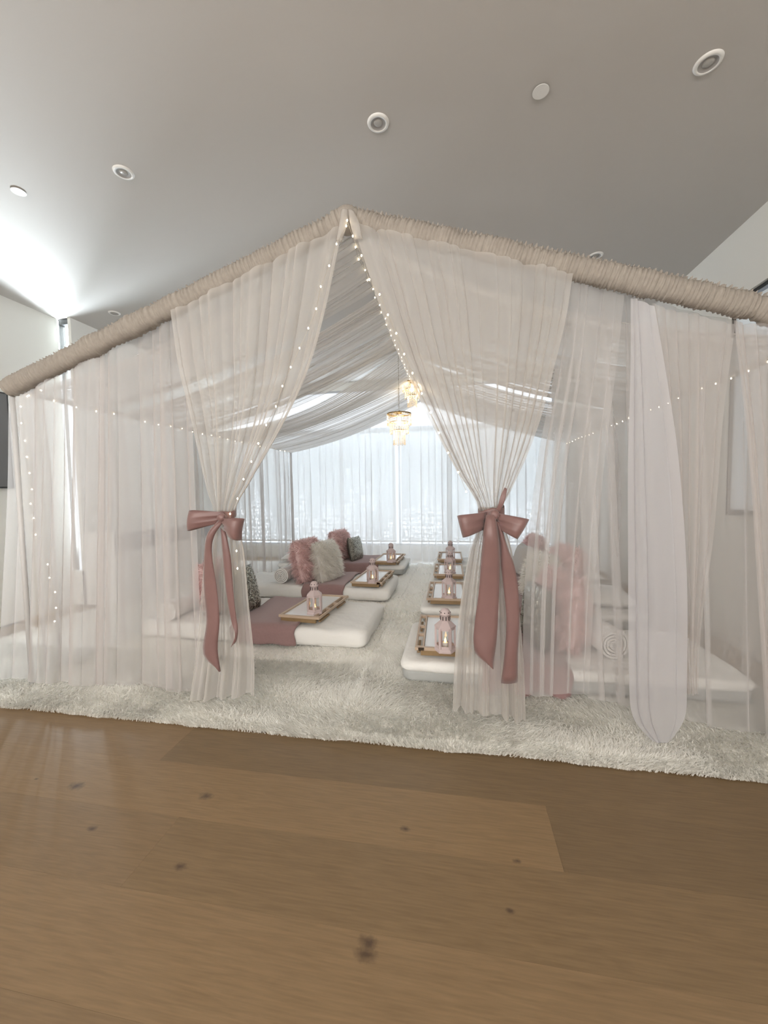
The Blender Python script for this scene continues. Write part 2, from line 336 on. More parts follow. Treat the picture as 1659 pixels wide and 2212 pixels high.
struct('wall_right', MB().box((XR+.06, (YF+1.18)/2, CEIL/2), (.12, 1.18-YF, CEIL)).box((XR+.06, (1.62+YB)/2, CEIL/2), (.12, YB-1.62, CEIL)).box((XR+.06, 1.40, (2.76+CEIL)/2), (.12, .44, CEIL-2.76)), M['paint'], 'white side wall right of the tent')
# left wall: near part, a narrow return with the slit window, far part standing further in
struct('wall_left', MB().box((XL1-.06, (YF+YS)/2, CEIL/2), (.12, YS-YF, CEIL)).box((XL2-.02, (YS+YB)/2, CEIL/2), (.04, YB-YS, CEIL))
       .box(((XL1+XL2)/2-.05, YS+.05, .20), (.30, .10, .4)), M['paint'], 'white side wall left of the tent')
wx0, wx1 = XL1, XL2-.03
# back wall with the wide window
bx0 = ony(438, 1000, YB)[0]; bx1 = ony(1197, 1000, YB)[0]
BT = 3.16
struct('wall_back', MB().box(((XL1-.1+bx0)/2, YB+.06, CEIL/2), (bx0-XL1+.1, .12, CEIL)).box(((XR+.1+bx1)/2, YB+.06, CEIL/2), (XR+.1-bx1, .12, CEIL))
       .box(((bx0+bx1)/2, YB+.06, (BT+CEIL)/2), (bx1-bx0, .12, CEIL-BT)).box(((bx0+bx1)/2, YB+.06, .125), (bx1-bx0, .12, .25)), M['paint'], 'white wall behind the tent')
struct('wall_front', MB().box((-3.75, YF-.06, CEIL/2), (.5, .12, CEIL)).box((2.65, YF-.06, CEIL/2), (.5, .12, CEIL)).box((-.55, YF-.06, .3), (5.9, .12, .6)).box((-.55, YF-.06, 3.1), (5.9, .12, .4)), M['paint'], 'white wall facing the tent front')
w1 = tag(empty('window_1', ((bx0+bx1)/2, YB+.06, 0)), 'wide daylight window behind the backdrop curtains', kind='structure')
bw = bx1-bx0
xm = ony(862, 1000, YB)[0]-(bx0+bx1)/2
f = MB()
for x in (-bw/2+.02, xm, bw/2-.02): f.box((x, 0, (BT+.25)/2), (.04, .06, BT-.25))
f.box((0, 0, BT-.02), (bw, .06, .04)).box((0, 0, .27), (bw, .06, .03)).box((0, 0, 2.42), (bw, .06, .05))
f.build('window_frame', M['mullion'], w1, False)
for a, bq in ((-bw/2+.04, xm-.02), (xm+.02, bw/2-.04)):
    MB().box(((a+bq)/2, .02, BT/2+.02), (bq-a, .006, BT-.1)).build('pane', M['glass'], w1, False)
w4 = tag(empty('added_fill_window', (-.55, YF-.06, 0)), 'wide grey framed window added for fill light in the wall facing the tent', kind='structure')  # unseen window, added to house the warm fill lamp
f = MB().box((0, 0, .62), (5.9, .06, .04)).box((0, 0, 2.88), (5.9, .06, .04))
for x in (-2.93, -.98, .98, 2.93): f.box((x, 0, 1.75), (.04, .06, 2.22))
f.build('window_frame', M['mullion'], w4, False)
for x in (-1.955, 0, 1.955): MB().box((x, 0, 1.75), (1.90, .006, 2.22)).build('pane', M['glass'], w4, False)
# slit window in the return of the left wall
w2 = tag(empty('window_2', ((wx0+wx1)/2, YS+.05, 0)), 'tall narrow black framed window in the left wall return', kind='structure')
sw = wx1-wx0
f = MB().box((sw/2-.012, 0, 1.85), (.024, .07, 2.9)).box((-sw/2+.006, 0, 1.85), (.012, .07, 2.9)).box((0, 0, CEIL-.03), (sw, .07, .06)).box((0, 0, 2.93), (sw, .07, .05)).box((0, 0, 2.52), (sw, .07, .012))
f.build('window_frame', M['black'], w2, False)
MB().box((0, .01, 1.85), (sw-.03, .006, 2.9)).build('pane', M['glass'], w2, False)
# window in the right wall, black frame
w3 = tag(empty('window_3', (XR+.06, 1.40, 0)), 'black framed window high in the right wall', kind='structure')
f = MB()
for y in (-.205, .205): f.box((0, y, 1.9), (.07, .03, 1.7))
f.box((0, 0, 2.745), (.07, .44, .03)).box((0, 0, 1.07), (.07, .44, .05))
f.build('window_frame', M['black'], w3, False)
MB().box((.02, 0, 1.9), (.006, .40, 1.66)).build('pane', M['glass'], w3, False)
MB().box((-.02, 0, 1.9), (.004, .38, 1.62)).build('window_shade', M['blind'], w3, False)
struct('wall_right_sill', MB().box((XR+.06, 1.40, .525), (.12, .44, 1.05)), M['paint'], 'white wall below the black framed right window')
# roller blinds in front of the back window
cxw = (bx0+bx1)/2
for a, bq, lab in ((bx0+.06, cxw+xm-.06, 'white roller blind drawn over the longer half of the back window'), (cxw+xm+.045, bx1-.05, 'white roller blind drawn over the shorter half of the back window')):
    t = tag(empty('roller_blind', ((a+bq)/2, YB-.05, .33)), lab, 'blind')
    hb = 1.99
    MB().box((0, 0, hb/2+.02), (bq-a, .003, hb)).build('blind_cloth', M['blind'], t, False)
    MB().tube([((a-bq)/2, 0, hb+.05), ((bq-a)/2, 0, hb+.05)], .03, 12).build('roller_tube', M['fixture'], t)
    for sg in (-1, 1): MB().box((sg*((bq-a)/2-.01), .045, hb+.07), (.016, .10, .07)).build('bracket', M['fixture'], t, False)
    MB().box((0, 0, .01), (bq-a, .016, .025)).build('bottom_bar', M['fixture'], t, False)

# ------------------------------------------------------------------ ceiling fittings
LIGHTS = [(267, 372, 'beside the tent apex toward the slit window'), (817, 265, 'straight above the tent apex'), (1530, 135, 'toward the right wall in front of the tent'), (1287, 552, 'over the right slope of the tent by the ruched edge'), (247, 676, 'close to the slit window above the tent eave')]
for px, py, where in LIGHTS:
    p = onz(px, py, CEIL)
    t = tag(empty('recessed_downlight', (p[0], p[1], CEIL)), 'round recessed downlight '+where, 'light', 'recessed ceiling downlights')
    MB().lathe([(.040, -.001), (.041, -.008), (.050, -.009), (.058, -.005), (.060, 0)], 32).build('trim_ring', M['fixture'], t)
    MB().lathe([(.041, -.008), (.036, -.004), (.024, -.002)], 32).build('baffle', M['baffle'], t)
    MB().lathe([(.025, -.002), (.022, -.005), (.014, -.007), (.0005, -.008)], 24).build('lens', M['lens'], t)
for px, py, where in ((1168, 195, 'between two downlights above the tent'), (40, 412, 'in the brighter ceiling near the slit window')):
    p = onz(px, py, CEIL)
    t = tag(empty('sprinkler_cover', (p[0], p[1], CEIL)), 'flat white sprinkler cover plate '+where, 'sprinkler', 'sprinkler covers')
    MB().lathe([(.040, -.006), (.040, -.0085), (.0005, -.0085)], 28).build('cover_plate', M['fixture'], t, False)
    MB().lathe([(.033, 0), (.033, -.006)], 28).build('collar', M['baffle'], t)

# ------------------------------------------------------------------ things outside the tent on the left
tv = tag(empty('television', (XL1+.03, .36, 1.37)), 'large dark wall television beside the tent corner', 'television')
MB().box((0, 0, .48), (.04, 1.66, .95)).build('casing', M['black'], tv, False)
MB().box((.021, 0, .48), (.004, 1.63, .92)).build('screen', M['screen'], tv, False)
cab = tag(empty('sideboard', (XL2+.26, 2.85, 0)), 'long low white sideboard with grey drawer fronts behind the left tent side', 'sideboard')
MB().box((0, 0, .44), (.40, 2.2, .84)).build('body', M['cabwhite'], cab, False)
for i in range(4):
    d = MB().box((.206, -.82+i*.547, .735), (.02, .53, .20)).build('drawer', M['cabgrey'], cab, False)
    MB().box((.222, -.82+i*.547, .735), (.012, .12, .012)).build('handle', M['metal'], d, False)
    MB().box((.206, -.82+i*.547, .33), (.02, .53, .56)).build('door', M['cabwhite'], cab, False)
p = ony(1225, 1175, YB-.01)
so = tag(empty('wall_socket', (p[0], YB-.001, p[2])), 'small grey double socket on the back wall behind the curtains', 'socket')
MB().box((0, -.006, 0), (.13, .012, .08)).build('plate', M['cabgrey'], so, False)
for s in (-1, 1): MB().box((s*.03, -.014, 0), (.03, .006, .03)).build('outlet', M['black'], so, False)

# ------------------------------------------------------------------ tent frame
WT = 2.275; HE = 1.99; HR = 2.745; DT = 4.51; YM = 2.0
tent = tag(empty('party_tent', (0, 0, 0)), 'gable roofed party tent frame with ruched cream covers on its front edges', 'tent')
def tline(a, b, n): return np.linspace(np.array(a, float), np.array(b, float), n)
for sx in (-1, 1):
    for y in (0.02, DT):
        MB().tube(tline((sx*WT, y, 0), (sx*WT, y, HE), 2), .015, 10).build('pole', M['metal'], tent)
    MB().tube(tline((sx*WT, 0, HE), (sx*WT, DT, HE), 2), .017, 10).build('eave_bar', M['metal'], tent)
    for y in (0, YM, DT):
        MB().tube(tline((0, y, HR), (sx*WT, y, HE), 2), .017, 10).build('rafter', M['metal'], tent)
    # gathered sleeve on the front rafter
    n = 620; m = 18
    s = np.linspace(0, 1, n); th = np.linspace(0, 2*math.pi, m, endpoint=False)
    Lr = math.hypot(WT, HR-HE)
    ax = np.array([sx*WT, 0, HE-HR])/Lr
    nz = np.cross(ax, (0, -1, 0))*1.0; nz = nz if nz[2] > 0 else -nz
    fr = np.interp(s, np.linspace(0, 1, 90), np.cumsum(RNG.uniform(.5, 1.6, 90)))
    rip = np.sin(2*math.pi*fr*1.15)[:, None]*(0.55+.45*np.sin(th*2+1)[None])+.5*np.sin(2*math.pi*fr*2.3+th[None].T*1.3).T
    lowf = np.interp(s, np.linspace(0, 1, 40), RNG.normal(0, 1, 40))[:, None]
    R = .050+.0055*rip+.0035*lowf+RNG.normal(0, .0012, (n, m))
    R *= 1+.22*np.maximum(0, np.sin(th))[None]
    ctr = np.array([0, 0, HR])+s[:, None]*ax*Lr
    P = ctr[:, None]+R[..., None]*(np.cos(th)[None, :, None]*np.array([0, -1, 0])+np.sin(th)[None, :, None]*nz)
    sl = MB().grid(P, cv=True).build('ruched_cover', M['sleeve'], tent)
    # standing ruffle along the cover
    q = np.linspace(0, 1, 900); hh = .014+.010*np.abs(np.sin(q*510+3*np.sin(q*37)))+RNG.uniform(0, .004, 900)
    off = .012*np.sin(q*640+2*np.sin(q*53))
    base = np.array([0, 0, HR])+q[:, None]*ax*Lr+nz*.052
    P = np.stack([base+off[:, None]*np.array([0, -.3, 0]), base+off[:, None]*np.array([0, -1, 0])+hh[:, None]*nz], 1)
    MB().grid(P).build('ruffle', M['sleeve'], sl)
MB().tube(tline((0, 0, HR), (0, DT, HR), 2), .017, 10).build('ridge_bar', M['metal'], tent)
MB().sphere((0, 0, HR), .075, 14, 10, (1, .9, .95)).build('apex_wrap', M['sleeve'], tent)

# ------------------------------------------------------------------ curtains
def curtain(name, Lk, Rk, amp, nf, mat, label, group, nrm=(0, -1, 0), nv=46, per=14, over=0.26, seed=0, bottom=None, cat='curtain', hi=.34, low=.75, hi_end=1.0):
    """Lk/Rk: 3-D key points down each edge, amp: fold depth at the same keys"""
    rng = np.random.default_rng(seed+100)
    A = lerp_keys(Lk, nv); B = lerp_keys(Rk, nv); am = lerp_keys(np.asarray(amp, float)[:, None], nv)[:, 0]
    nu = nf*per+1; u = np.linspace(0, 1, nu)
    w = rng.uniform(.5, 1.6, nf); ph = np.interp(u*nf, np.arange(nf+1), np.concatenate([[0], np.cumsum(w)]))*2*math.pi/ (w.mean())
    hv = np.interp(u*nf, np.arange(nf+1), rng.uniform(.45, 1.25, nf+1))
    v = np.linspace(0, 1, nv)
    drift = np.outer(v, np.interp(u*6, np.arange(7), rng.normal(0, .5, 7)))
    D = B-A
    P = A[:, None]+D[:, None]*u[None, :, None]
    T = D/(np.linalg.norm(D, axis=1)[:, None]+1e-9); T[:, 2] *= 0
    step = np.linalg.norm(D, axis=1)/nf
    k_end = (1+(hi_end-1)*np.clip(v*1.6-.6, 0, 1))[:, None]
    cs = np.cos(ph[None]+drift)*hi*k_end; low_w = low*np.sin(ph[None]*.27+drift*1.5+seed)+.35*low*np.sin(ph[None]*.53-drift)
    sn = cs+low_w
    ovu = np.interp(u*nf, np.arange(nf+1), rng.uniform(.4, 1.5, nf+1))
    back = over*step[:, None]*np.sin(ph[None]+drift)*ovu[None]*k_end*np.minimum(1, .35+v*2.2)[:, None]
    P = P+(am[:, None]*sn*hv)[..., None]*np.array(nrm, float)+back[..., None]*T[:, None]
    if bottom is not None:
        P[..., 2] = np.maximum(P[..., 2], bottom+.004*sn)
    o = MB().grid(P.transpose(1, 0, 2)).build(name, mat, None)
    return tag(o, label, cat, group)
def keys(pxs, Y): return [ony(x, y, Y) for x, y in pxs]
ZB = 0.045
G1 = 'front curtains tied with bows'
curtain('tied_curtain', keys([(372, 672), (390, 790), (412, 880), (432, 970), (452, 1060), (464, 1108), (448, 1180), (438, 1290), (428, 1400), (412, 1515)], -.05),
        keys([(744, 480), (706, 665), (668, 800), (612, 920), (545, 1035), (508, 1108), (528, 1180), (540, 1300), (552, 1420), (552, 1500)], -.05),
        [.018, .024, .026, .026, .026, .022, .030, .034, .036, .040], 15, M['sheer_tied'], 'sheer white curtain gathered by the bow next to the sequin pillow bed', None, seed=1, hi_end=.3, bottom=ZB)
curtain('tied_curtain', keys([(760, 480), (800, 600), (838, 710), (880, 810), (930, 910), (985, 1015), (1035, 1104), (1012, 1200), (992, 1320), (982, 1430), (978, 1530)], -.05),
        keys([(1238, 590), (1222, 690), (1198, 790), (1172, 890), (1140, 980), (1106, 1055), (1085, 1108), (1108, 1200), (1122, 1320), (1132, 1450), (1136, 1560)], -.05),
        [.018, .024, .026, .026, .026, .026, .022, .030, .034, .036, .040], 17, M['sheer_tied'], 'sheer white curtain gathered by the bow with the long double tails over the trays', None, seed=2, hi_end=.3, bottom=ZB)
G2 = 'straight sheer front curtains'
curtain('sheer_curtain', keys([(22, 850), (22, 1050), (14, 1250), (4, 1465)], .02), keys([(225, 752), (222, 1000), (218, 1250), (215, 1495)], .02), [.022, .030, .034, .038], 8, M['sheer'], 'straight sheer curtain at the tent corner beside the television', G2, seed=3, bottom=ZB)
curtain('sheer_curtain', keys([(205, 762), (208, 1000), (204, 1250), (196, 1490)], .05), keys([(405, 662), (418, 1000), (428, 1250), (440, 1525)], .05), [.022, .030, .034, .038], 8, M['sheer'], 'straight sheer curtain next to the bow curtain, before the rolled towel', G2, seed=4, bottom=ZB)
curtain('sheer_curtain', keys([(1225, 592), (1200, 800), (1165, 1000), (1140, 1250), (1135, 1500)], .03), keys([(1347, 640), (1330, 800), (1306, 1000), (1287, 1250), (1275, 1500)], .03), [.014, .018, .020, .020, .020], 5, M['sheer_thin'], 'very thin sheer curtain in front of the big pink pillow', G2, seed=5, bottom=ZB)
curtain('sheer_curtain', keys([(1362, 645), (1362, 800), (1358, 1000), (1360, 1250), (1363, 1480), (1372, 1550), (1400, 1590), (1426, 1613)], -.06), keys([(1415, 660), (1440, 800), (1470, 1000), (1488, 1250), (1488, 1480), (1484, 1548), (1462, 1588), (1437, 1613)], -.06),
        [.014, .020, .026, .030, .028, .022, .016, .010], 3, M['sheer_dense'], 'dense white curtain panel ending in a rounded point on the rug', G2, seed=6, bottom=ZB)
curtain('sheer_curtain', keys([(1405, 658), (1430, 900), (1445, 1150), (1470, 1350), (1482, 1500)], .03), keys([(1588, 700), (1562, 900), (1542, 1150), (1514, 1360), (1508, 1500)], .03), [.016, .022, .024, .022, .020], 7, M['sheer'], 'gathered sheer curtain narrowing beside the pointed white panel', G2, seed=7, bottom=ZB)
curtain('sheer_curtain', keys([(1580, 695), (1612, 1000), (1632, 1300), (1650, 1590)], .0), [(WT, 0, HE), (WT, 0, 1.3), (WT, 0, .6), (WT, 0, .03)], [.020, .026, .030, .034], 8, M['sheer'], 'straight sheer curtain at the tent corner nearer the black framed window', G2, seed=8, bottom=ZB)
curtain('sheer_curtain', keys([(1232, 596), (1245, 900), (1260, 1200), (1272, 1505)], .10), keys([(1650, 715), (1655, 1000), (1660, 1300), (1665, 1600)], .10), [.016, .020, .022, .024], 7, M['sheer_thin'], 'widest thin sheer curtain, hanging behind the pointed white panel', G2, seed=9, bottom=ZB)
# side curtains
for sx, nm in ((-1, 'television'), (1, 'black framed window')):
    for i in range(4):
        y0 = .06+i*1.12; y1 = y0+1.10; X = sx*WT
        where = ['first from the front', 'second from the front', 'third from the front', 'next to the backdrop'][i]
        curtain('side_curtain', [(X, y0, HE), (X, y0, 1.2), (X, y0, .05)], [(X, y1, HE), (X, y1, 1.2), (X, y1, .05)], [.024, .036, .042], 7, M['sheer'], 'sheer side curtain on the %s side of the tent, %s' % (nm, where), 'tent side curtains', nrm=(-sx, 0, 0), seed=20+i+10*(sx > 0), bottom=.03, per=12, nv=30)
# backdrop
bxs = np.linspace(-WT, WT, 6)
names = ['in the corner toward the sideboard', 'behind the pink pillow and sequin pillow', 'hanging behind the chandelier', 'behind the farthest tray of the shorter blind side', 'in the corner toward the wall socket']
for i in range(5):
    a, b = bxs[i]-.02, bxs[i+1]+.02
    za = HR-(HR-HE)*abs(a)/WT; zb = HR-(HR-HE)*abs(b)/WT
    if i == 2: za = zb = max(za, zb)+.10
    curtain('backdrop_curtain', [(a, DT, za), (a, DT, 1.1), (a, DT-.02, .03)], [(b, DT, zb), (b, DT, 1.1), (b, DT-.02, .03)], [.030, .042, .048], 7, M['sheer_back'], 'white backdrop curtain '+names[i], 'tent backdrop curtains', seed=50+i, bottom=.03, per=12, nv=30)
# roof drapes: folds run from ridge to eave
def roof_drape(sx, y0, y1, nf, mat, label, sag, seed, amp=.014):
    rng = np.random.default_rng(seed); nv = 34; per = 8; nu = nf*per+1
    u = np.linspace(0, 1, nu); v = np.linspace(0, 1, nv)
    w = rng.uniform(.5, 1.6, nf); ph = np.interp(u*nf, np.arange(nf+1), np.concatenate([[0], np.cumsum(w)]))*2*math.pi/w.mean()
    hv = np.interp(u*nf, np.arange(nf+1), rng.uniform(.4, 1.3, nf+1))
    yc = (y0+y1)/2
    Y = y0+(y1-y0)*u[:, None]+np.zeros(nv)[None]
    pin = 1-.08*np.sin(math.pi*v)*rng.uniform(.2, 1); Y = yc+(Y-yc)*pin[None]
    Y = Y+.03*np.sin(v[None]*2.2+rng.uniform(0, 3))*v[None]
    X = sx*(WT-.01)*v[None]+np.zeros(nu)[:, None]
    sg = sag*(1+.25*np.interp(u*4, np.arange(5), rng.normal(0, 1, 5)))[:, None]
    Z = HR-.02-(HR-HE)*v[None]-sg*np.sin(math.pi*v)[None]**.9+amp*(np.sin(ph)*hv)[:, None]
    Y = Y+.4*amp*np.sin(2*ph)[:, None]
    o = MB().grid(np.stack([X, Y, Z], -1)).build('roof_drape', mat, None)
    return tag(o, label, 'drape', 'sheer roof drapes')
k = 0
for sx, nm in ((-1, 'television side'), (1, 'black framed window side')):
    cuts = ((.06, .73), (.84, .94), (.985, 1.08), (1.12, 1.36), (1.46, 1.57), (1.63, 2.02)) if sx < 0 else ((.06, .72), (.70, 1.22), (1.2, 1.64), (1.62, 2.02))
    for i, (a, b) in enumerate(cuts):
        k += 1
        roof_drape(sx, a, b, max(4, int((b-a)/.055)), M['sheer_roof'], 'sheer roof drape on the %s, number %s from the front edge' % (nm, ['one', 'two', 'three', 'four', 'five', 'six'][i]), .10, 200+k)
    roof_drape(sx, 2.0, DT+.02, 34, M['sheer_roof'], 'long sheer roof drape over the back half of the tent, %s' % nm, .12, 230+k)

# ------------------------------------------------------------------ rugs
def rug_z(x, y):
    return .028+.006*np.sin(3.1*x+1.7*y)+.005*np.sin(7.3*x-2.9*y+1)+.004*np.sin(11*y+4*x)
def rug(x0, x1, y0, y1, label, lift, n_near, n_mid, seed):
    rng = np.random.default_rng(seed)
    t = tag(empty('shag_rug', ((x0+x1)/2, (y0+y1)/2, 0)), label, 'rug', 'white shag rugs')
    cx, cy = (x0+x1)/2, (y0+y1)/2
    xs = np.concatenate([[x0], np.linspace(x0+.005, x1-.005, 70), [x1]]); ys = np.concatenate([[y0+.022], np.linspace(y0+.032, y1-.006, 130), [y1]])
    X, Y = np.meshgrid(xs, ys, indexing='ij')
    def fall(yy): t_ = np.clip((yy-y0-.015)/.05, 0, 1); return .30+.70*t_*t_*(3-2*t_)
    Z = (rug_z(X, Y)+lift(X))*fall(Y)
    Y[:, 0] += .010*np.sin(9*xs)+.006*np.sin(31*xs+1)+rng.normal(0, .003, len(xs)); edge = np.minimum.reduce([X-x0, x1-X, np.where(np.arange(len(ys)) == 0, 0, 1)+0*X, y1-Y]); Z = np.where(edge < 1e-6, .001, Z)
    MB().grid(np.stack([X-cx, Y-cy, Z], -1)).build('backing', M['rugbase'], t)
    def pts(n, ya, yb, xa=x0, xb=x1): return np.stack([rng.uniform(xa, xb, n), rng.uniform(ya, yb, n)], 1)
    P = np.concatenate([pts(n_near, y0, y0+.85), pts(n_mid, y0+.85, 1.9), pts(n_mid//2, 1.9, y1),
                        pts(n_near//7, y0+.004, y0+.06)])
    P[-(n_near//7):, 1] += .008*np.sin(9*P[-(n_near//7):, 0])+.005*np.sin(31*P[-(n_near//7):, 0]+1)
    ain = abs(P[:, 0]) < 3.5
    P = P[ain]; x, y = P[:, 0], P[:, 1]
    z = (rug_z(x, y)+lift(x))*fall(y)-.003
    fx = .9*np.sin(2.3*x+5.1*y)+.7*np.sin(9*x-4*y)+rng.normal(0, .5, len(x)); fy = -.45+.9*np.cos(3.7*x-2.2*y+1)+.6*np.sin(13*y+3*x)+rng.normal(0, .5, len(x))
    lean = np.stack([fx, fy, np.zeros_like(fx)], 1); lean /= np.linalg.norm(lean, axis=1)[:, None]+.15; lean *= rng.uniform(.5, 1.8, (len(x), 1))
    front = y < y0+.055
    lean[front, 1] = -rng.uniform(-.5, .6, front.sum())
    N = np.tile([0, 0, 1.0], (len(x), 1)); N[front, 2] = 1.0
    L = rng.uniform(.018, .040, len(x)); L[front] = rng.uniform(.014, .034, front.sum())
    V, Fc = blades(np.stack([x-cx, y-cy, z], 1), N, L, .0055, lean)
    V[:, 2] = np.maximum(V[:, 2], .003)
    tag(tri_mesh('pile', V, Fc, M['rugfur'], t), kind='stuff')
    return t
rug(-3.45, -.05, -.235, 4.62, 'white shag rug under the bed row with the sequin pillow at the tied curtain', lambda x: 0*x, 62000, 19000, 1)
rug(-.075, 2.42, -.235, 4.62, 'white shag rug overlapping at the aisle seam, under the row of four trays', lambda x: .020*np.exp(-((x+.04)/.05)**2)+.006, 52000, 16000, 2)

# ------------------------------------------------------------------ mattresses, throws, bedding
def rrect(hx, hy, r, n=7):
    r = max(min(r, hx-.001, hy-.001), .001); pts = []
    def side(a, b, m): return [(a[0]+(b[0]-a[0])*i/m, a[1]+(b[1]-a[1])*i/m) for i in range(m)]
    cs = [((hx-r, -hy+r), -90), ((hx-r, hy-r), 0), ((-hx+r, hy-r), 90), ((-hx+r, -hy+r), 180)]
    arcs = [[(c[0]+r*math.cos(math.radians(a0+90*i/n)), c[1]+r*math.sin(math.radians(a0+90*i/n))) for i in range(n+1)] for c, a0 in cs]
    for k in range(4):
        pts += arcs[k][:-1]; m = 26 if k % 2 == 1 else 12
        pts += side(arcs[k][-1], arcs[(k+1) % 4][0], m)
    return np.array(pts)
def soft_box(hx, hy, h, r, name, mat, parent, seed, wr=.006):
    rng = np.random.default_rng(seed); rings = []
    for a in np.linspace(-70, 90, 9):
        a = math.radians(a); ins = r*(1-math.cos(a)); z = (r+r*math.sin(a)) if a < 0 else (h-r+r*math.sin(a))
        rings.append(np.c_[rrect(hx-ins, hy-ins, .07), np.full(len(rrect(hx, hy, .07)), z)])
    for k in (.06, .12, .2, .3, .5, .75, 1):
        kx = (hx-r)*(1-k)+.002; ky = (hy-r)*(1-k)+.002
        q = rings[8].copy(); q[:, 0] *= kx/(hx-r); q[:, 1] *= ky/(hy-r); q[:, 2] = h+.008*k; rings.append(q)
    P = np.stack(rings); p = rng.uniform(0, 6, 8)
    wob = wr*(np.sin(9*P[..., 0]+14*P[..., 1]+p[0])+.7*np.sin(23*P[..., 0]-9*P[..., 1]+p[1])+.5*np.sin(41*P[..., 1]+17*P[..., 0]+p[2]))
    P[..., 2] += np.where(P[..., 2] > .05, wob*.6, 0); P[..., 0] += wob*.8*np.sin(25*P[..., 2]+p[3]); P[..., 1] += wob*.9*np.sin(21*P[..., 2]+p[4])
    P[..., 2] = np.maximum(P[..., 2], .0)
    return MB().grid(P, cv=True).build(name, mat, parent)
MH = .145; MZ = .038
ROWS = [  # side, centre x, y0, y1, half length, name of place
    (-1, -1.17, .86, 1.73, 1.03, 'nearest the front curtain on the sequin pillow side'),
    (-1, -1.18, 2.22, 3.02, 1.00, 'with the pink and cream fur pillows and a rolled towel'),
    (-1, -1.18, 3.60, 4.40, 1.00, 'closest to the backdrop on the pink throw and sequin side'),
    (1, 1.225, .36, 1.20, 1.03, 'nearest the thin curtain, holding the biggest pink pillow'),
    (1, 1.22, 1.56, 2.36, 1.00, 'second along the four tray row'),
    (1, 1.22, 2.66, 3.46, 1.00, 'third along the four tray row'),
    (1, 1.22, 3.74, 4.44, 1.00, 'last along the four tray row by the backdrop')]
for i, (sd, cx, y0, y1, hl, nm) in enumerate(ROWS):
    t = tag(empty('floor_mattress', (cx, (y0+y1)/2, MZ)), 'white sheeted floor mattress '+nm, 'mattress', 'floor mattresses in two rows')
    if i in (2, 3, 4):
        soft_box(hl-.012, (y1-y0)/2-.012, .10, .04, 'mattress_core', M['core'], t, 320+i, .002)
        mo = soft_box(hl, (y1-y0)/2, MH-.075, .034, 'top_sheet', M['sheet'], t, 300+i, .004); mo.location = (0, 0, .075); continue
    mo = soft_box(hl, (y1-y0)/2, MH, .05, 'fitted_sheet', M['sheet'], t, 300+i)
    MB().tube(np.c_[np.vstack([rrect(hl-.035, (y1-y0)/2-.035, .06), rrect(hl-.035, (y1-y0)/2-.035, .06)[:1]]), np.full(len(rrect(hl-.035, .4, .06))+1, .012)], .012, 6, False).build('elastic_hem', M['sheet'], mo)
def throw(x0, x1, y0, y1, label, seed, flare=.0):
    rng = np.random.default_rng(seed); r = .05; o = .014
    zt = MZ+MH+.012+o; path = []
    for z in np.linspace(MZ+.012, zt-r-o, 6): path.append((y0-o-.004, z))
    for a in np.linspace(0, 90, 6)[1:]: a = math.radians(a); path.append((y0+r-(r+o)*math.cos(a), zt-r-o+(r+o)*math.sin(a)))
    for y in np.linspace(y0+r, y1-r, 16)[1:]: path.append((y, zt))
    for a in np.linspace(0, 90, 6)[1:]: a = math.radians(a); path.append((y1-r+(r+o)*math.sin(a), zt-r-o+(r+o)*math.cos(a)))
    for z in np.linspace(zt-r-o, MZ+.03, 5)[1:]: path.append((y1+o, z))
    path = np.array(path); nx = 40; xs = np.linspace(x0, x1, nx); P = np.zeros((nx, len(path), 3))
    for i, x in enumerate(xs):
        P[i, :, 0] = x+.008*np.sin(np.arange(len(path))*.7+seed)*(1 if i in (0, nx-1) else .6)
        P[i, :, 1] = path[:, 0]; P[i, :, 2] = path[:, 1]+.004*np.sin(19*x+path[:, 0]*7+seed)
        P[i, :5, 1] -= (.012+flare)*np.linspace(1, 0, 5)*(.5+.5*math.sin(30*x+seed))
    t = MB().grid(P).build('throw_blanket', M['throw'], None)
    md = t.modifiers.new('thickness', 'SOLIDIFY'); md.thickness = .012; md.offset = -1
    return tag(t, label, 'blanket', 'mauve throws across the mattresses')
throw(-1.30, -.73, .86, 1.73, 'mauve throw under the corner of a tray, beside the tied curtain', 1)
throw(-1.21, -.71, 2.22, 3.02, 'mauve throw under the pink and cream fur pillows', 2)
throw(-1.20, -.58, 3.60, 4.40, 'mauve throw under the sequin pillow by the backdrop', 3)
throw(.72, 1.25, .36, 1.20, 'mauve throw spilling onto the rug behind the long ribbon tails', 4, .05)
throw(.95, 1.45, 1.56, 2.36, 'mauve throw on the mattress under the cream fur pillow beyond the bow', 5)
throw(1.00, 1.50, 2.66, 3.46, 'mauve throw on the third mattress of the four tray row', 6)
throw(1.00, 1.55, 3.74, 4.44, 'mauve throw on the last mattress of the four tray row', 7)

